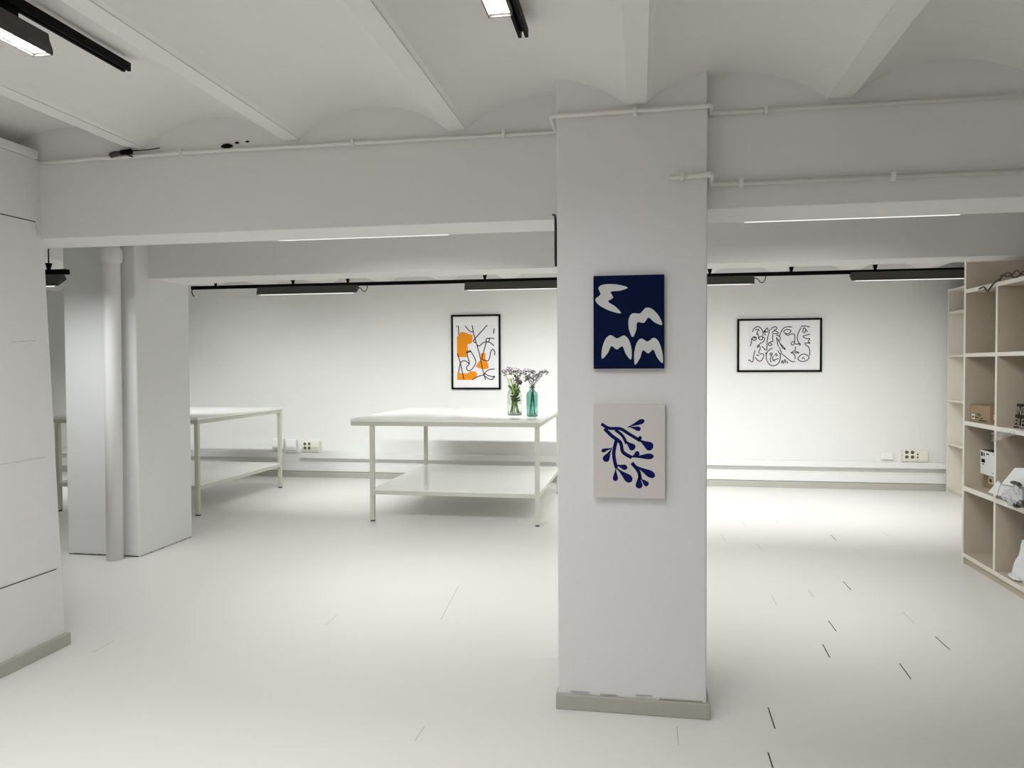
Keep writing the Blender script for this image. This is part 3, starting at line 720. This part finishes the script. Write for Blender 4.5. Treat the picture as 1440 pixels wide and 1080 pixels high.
# open white carton, tipped over the shelf edge
t = thing('open_carton', (2.5, 5.25, .588), 'open white carton with raised flap tipped over the bookcase shelf edge', 'box')
MB().hexa([(2.345, 5.42, .622), (2.345, 4.95, .672), (2.62, 4.95, .5885), (2.62, 5.40, .5885)], [(2.345, 5.395, .702), (2.345, 4.95, .742), (2.62, 4.95, .668), (2.62, 5.38, .668)], 'carton').build('carton_body', t)
MB().hexa([(2.338, 5.54, .624), (2.338, 5.42, .622), (2.344, 5.42, .622), (2.344, 5.54, .624)], [(2.338, 5.405, .722), (2.338, 5.375, .705), (2.344, 5.375, .705), (2.344, 5.405, .722)], 'carton').build('side_flap', t)
MB().hexa([(2.345, 5.372, .706), (2.345, 4.95, .745), (2.350, 4.95, .745), (2.350, 5.372, .706)], [(2.375, 5.262, .828), (2.375, 4.95, .868), (2.380, 4.95, .868), (2.380, 5.262, .828)], 'carton').build('flap', t)
MB().hexa([(2.3425, 5.385, .697), (2.3425, 4.95, .737), (2.3445, 4.95, .737), (2.3445, 5.385, .697)], [(2.3425, 5.385, .703), (2.3425, 4.95, .743), (2.3445, 4.95, .743), (2.3445, 5.385, .703)], 'crackl').build('fold', t)
t = thing('plastic_bag', (2.33, 5.18, .65), 'crumpled grey plastic bag of black items in front of the open carton', 'bag')
MB().blob((2.322, 5.205, .652), (.014, .085, .040), 'plast', 4, .7, 9, 3.).build('bag_body', t)
MB().blob((2.318, 5.12, .680), (.014, .075, .050), 'plast', 4, .7, 9, 8.).build('bag_body', t)
MB().blob((2.320, 5.12, .748), (.010, .075, .014), 'blackp', 2, .4, 9).build('black_item', t)
MB().blob((2.33, 5.16, .603), (.012, .07, .010), 'blackp', 2, .5, 9, 3.).build('black_item', t)
MB().blob((2.335, 5.26, .612), (.008, .05, .010), 'blackp', 2, .5, 9, 6.).build('black_item', t)
t = thing('white_bag', (2.5, 5.3, .085), 'white plastic bag standing in the lowest bookcase compartment', 'bag')
b = MB(); b.hexa([(2.43, 5.425, .0845), (2.43, 5.10, .0845), (2.60, 5.10, .0845), (2.60, 5.40, .0845)], [(2.47, 5.355, .345), (2.47, 5.12, .30), (2.50, 5.12, .30), (2.50, 5.355, .345)], 'wbag')
bmesh.ops.subdivide_edges(b.bm, edges=b.bm.edges[:], cuts=6, use_grid_fill=True)
for v in b.bm.verts:
    if v.co.z > .09: v.co.x += .010*noise.noise(v.co*14); v.co.y += .006*noise.noise(v.co*18+Vector((3, 0, 0)))
b.build('bag_body', t)
b = MB(); b.blob((2.425, 5.35, .098), (.030, .09, .013), 'wbag', 3, .5, 10, 2.); b.build('bag_fold', t)
# loose cable over the top shelf edge
t = thing('loose_cable', (2.40, 5.5, 2.05), 'dark brown loose cable trailing over the top shelf of the bookcase', 'cable')
MB().tube(smooth([(2.374, 5.80, 2.030), (2.372, 5.72, 2.034), (2.371, 5.665, 2.000), (2.372, 5.62, 2.022), (2.375, 5.575, 2.050), (2.39, 5.535, 2.070), (2.40, 5.47, 2.100), (2.40, 5.42, 2.095), (2.395, 5.36, 2.062), (2.395, 5.30, 2.058), (2.40, 5.235, 2.085), (2.40, 5.15, 2.090), (2.41, 5.0, 2.054)]), .0055, 'cable', 8).build('cable_strand', t)
MB().tube(smooth([(2.40, 5.55, 2.058), (2.398, 5.52, 2.095), (2.41, 5.45, 2.075), (2.42, 5.37, 2.105), (2.41, 5.30, 2.080), (2.40, 5.22, 2.060), (2.41, 5.1, 2.070)]), .004, 'cable', 8).build('cable_strand', t)

# ------------------------------------------------------------------ world and view
w = bpy.data.worlds.new('world'); SC.world = w; w.use_nodes = True
w.node_tree.nodes['Background'].inputs['Color'].default_value = (1, 1, 1, 1)
w.node_tree.nodes['Background'].inputs['Strength'].default_value = .02
SC.view_settings.view_transform = 'Standard'; SC.view_settings.look = 'None'
SC.view_settings.exposure = 0.06; SC.view_settings.gamma = 1; SC.view_settings.use_curve_mapping = False
SC.cycles.max_bounces = 12; SC.cycles.diffuse_bounces = 8; SC.cycles.transmission_bounces = 10; SC.cycles.transparent_max_bounces = 12
SC.cycles.caustics_refractive = True
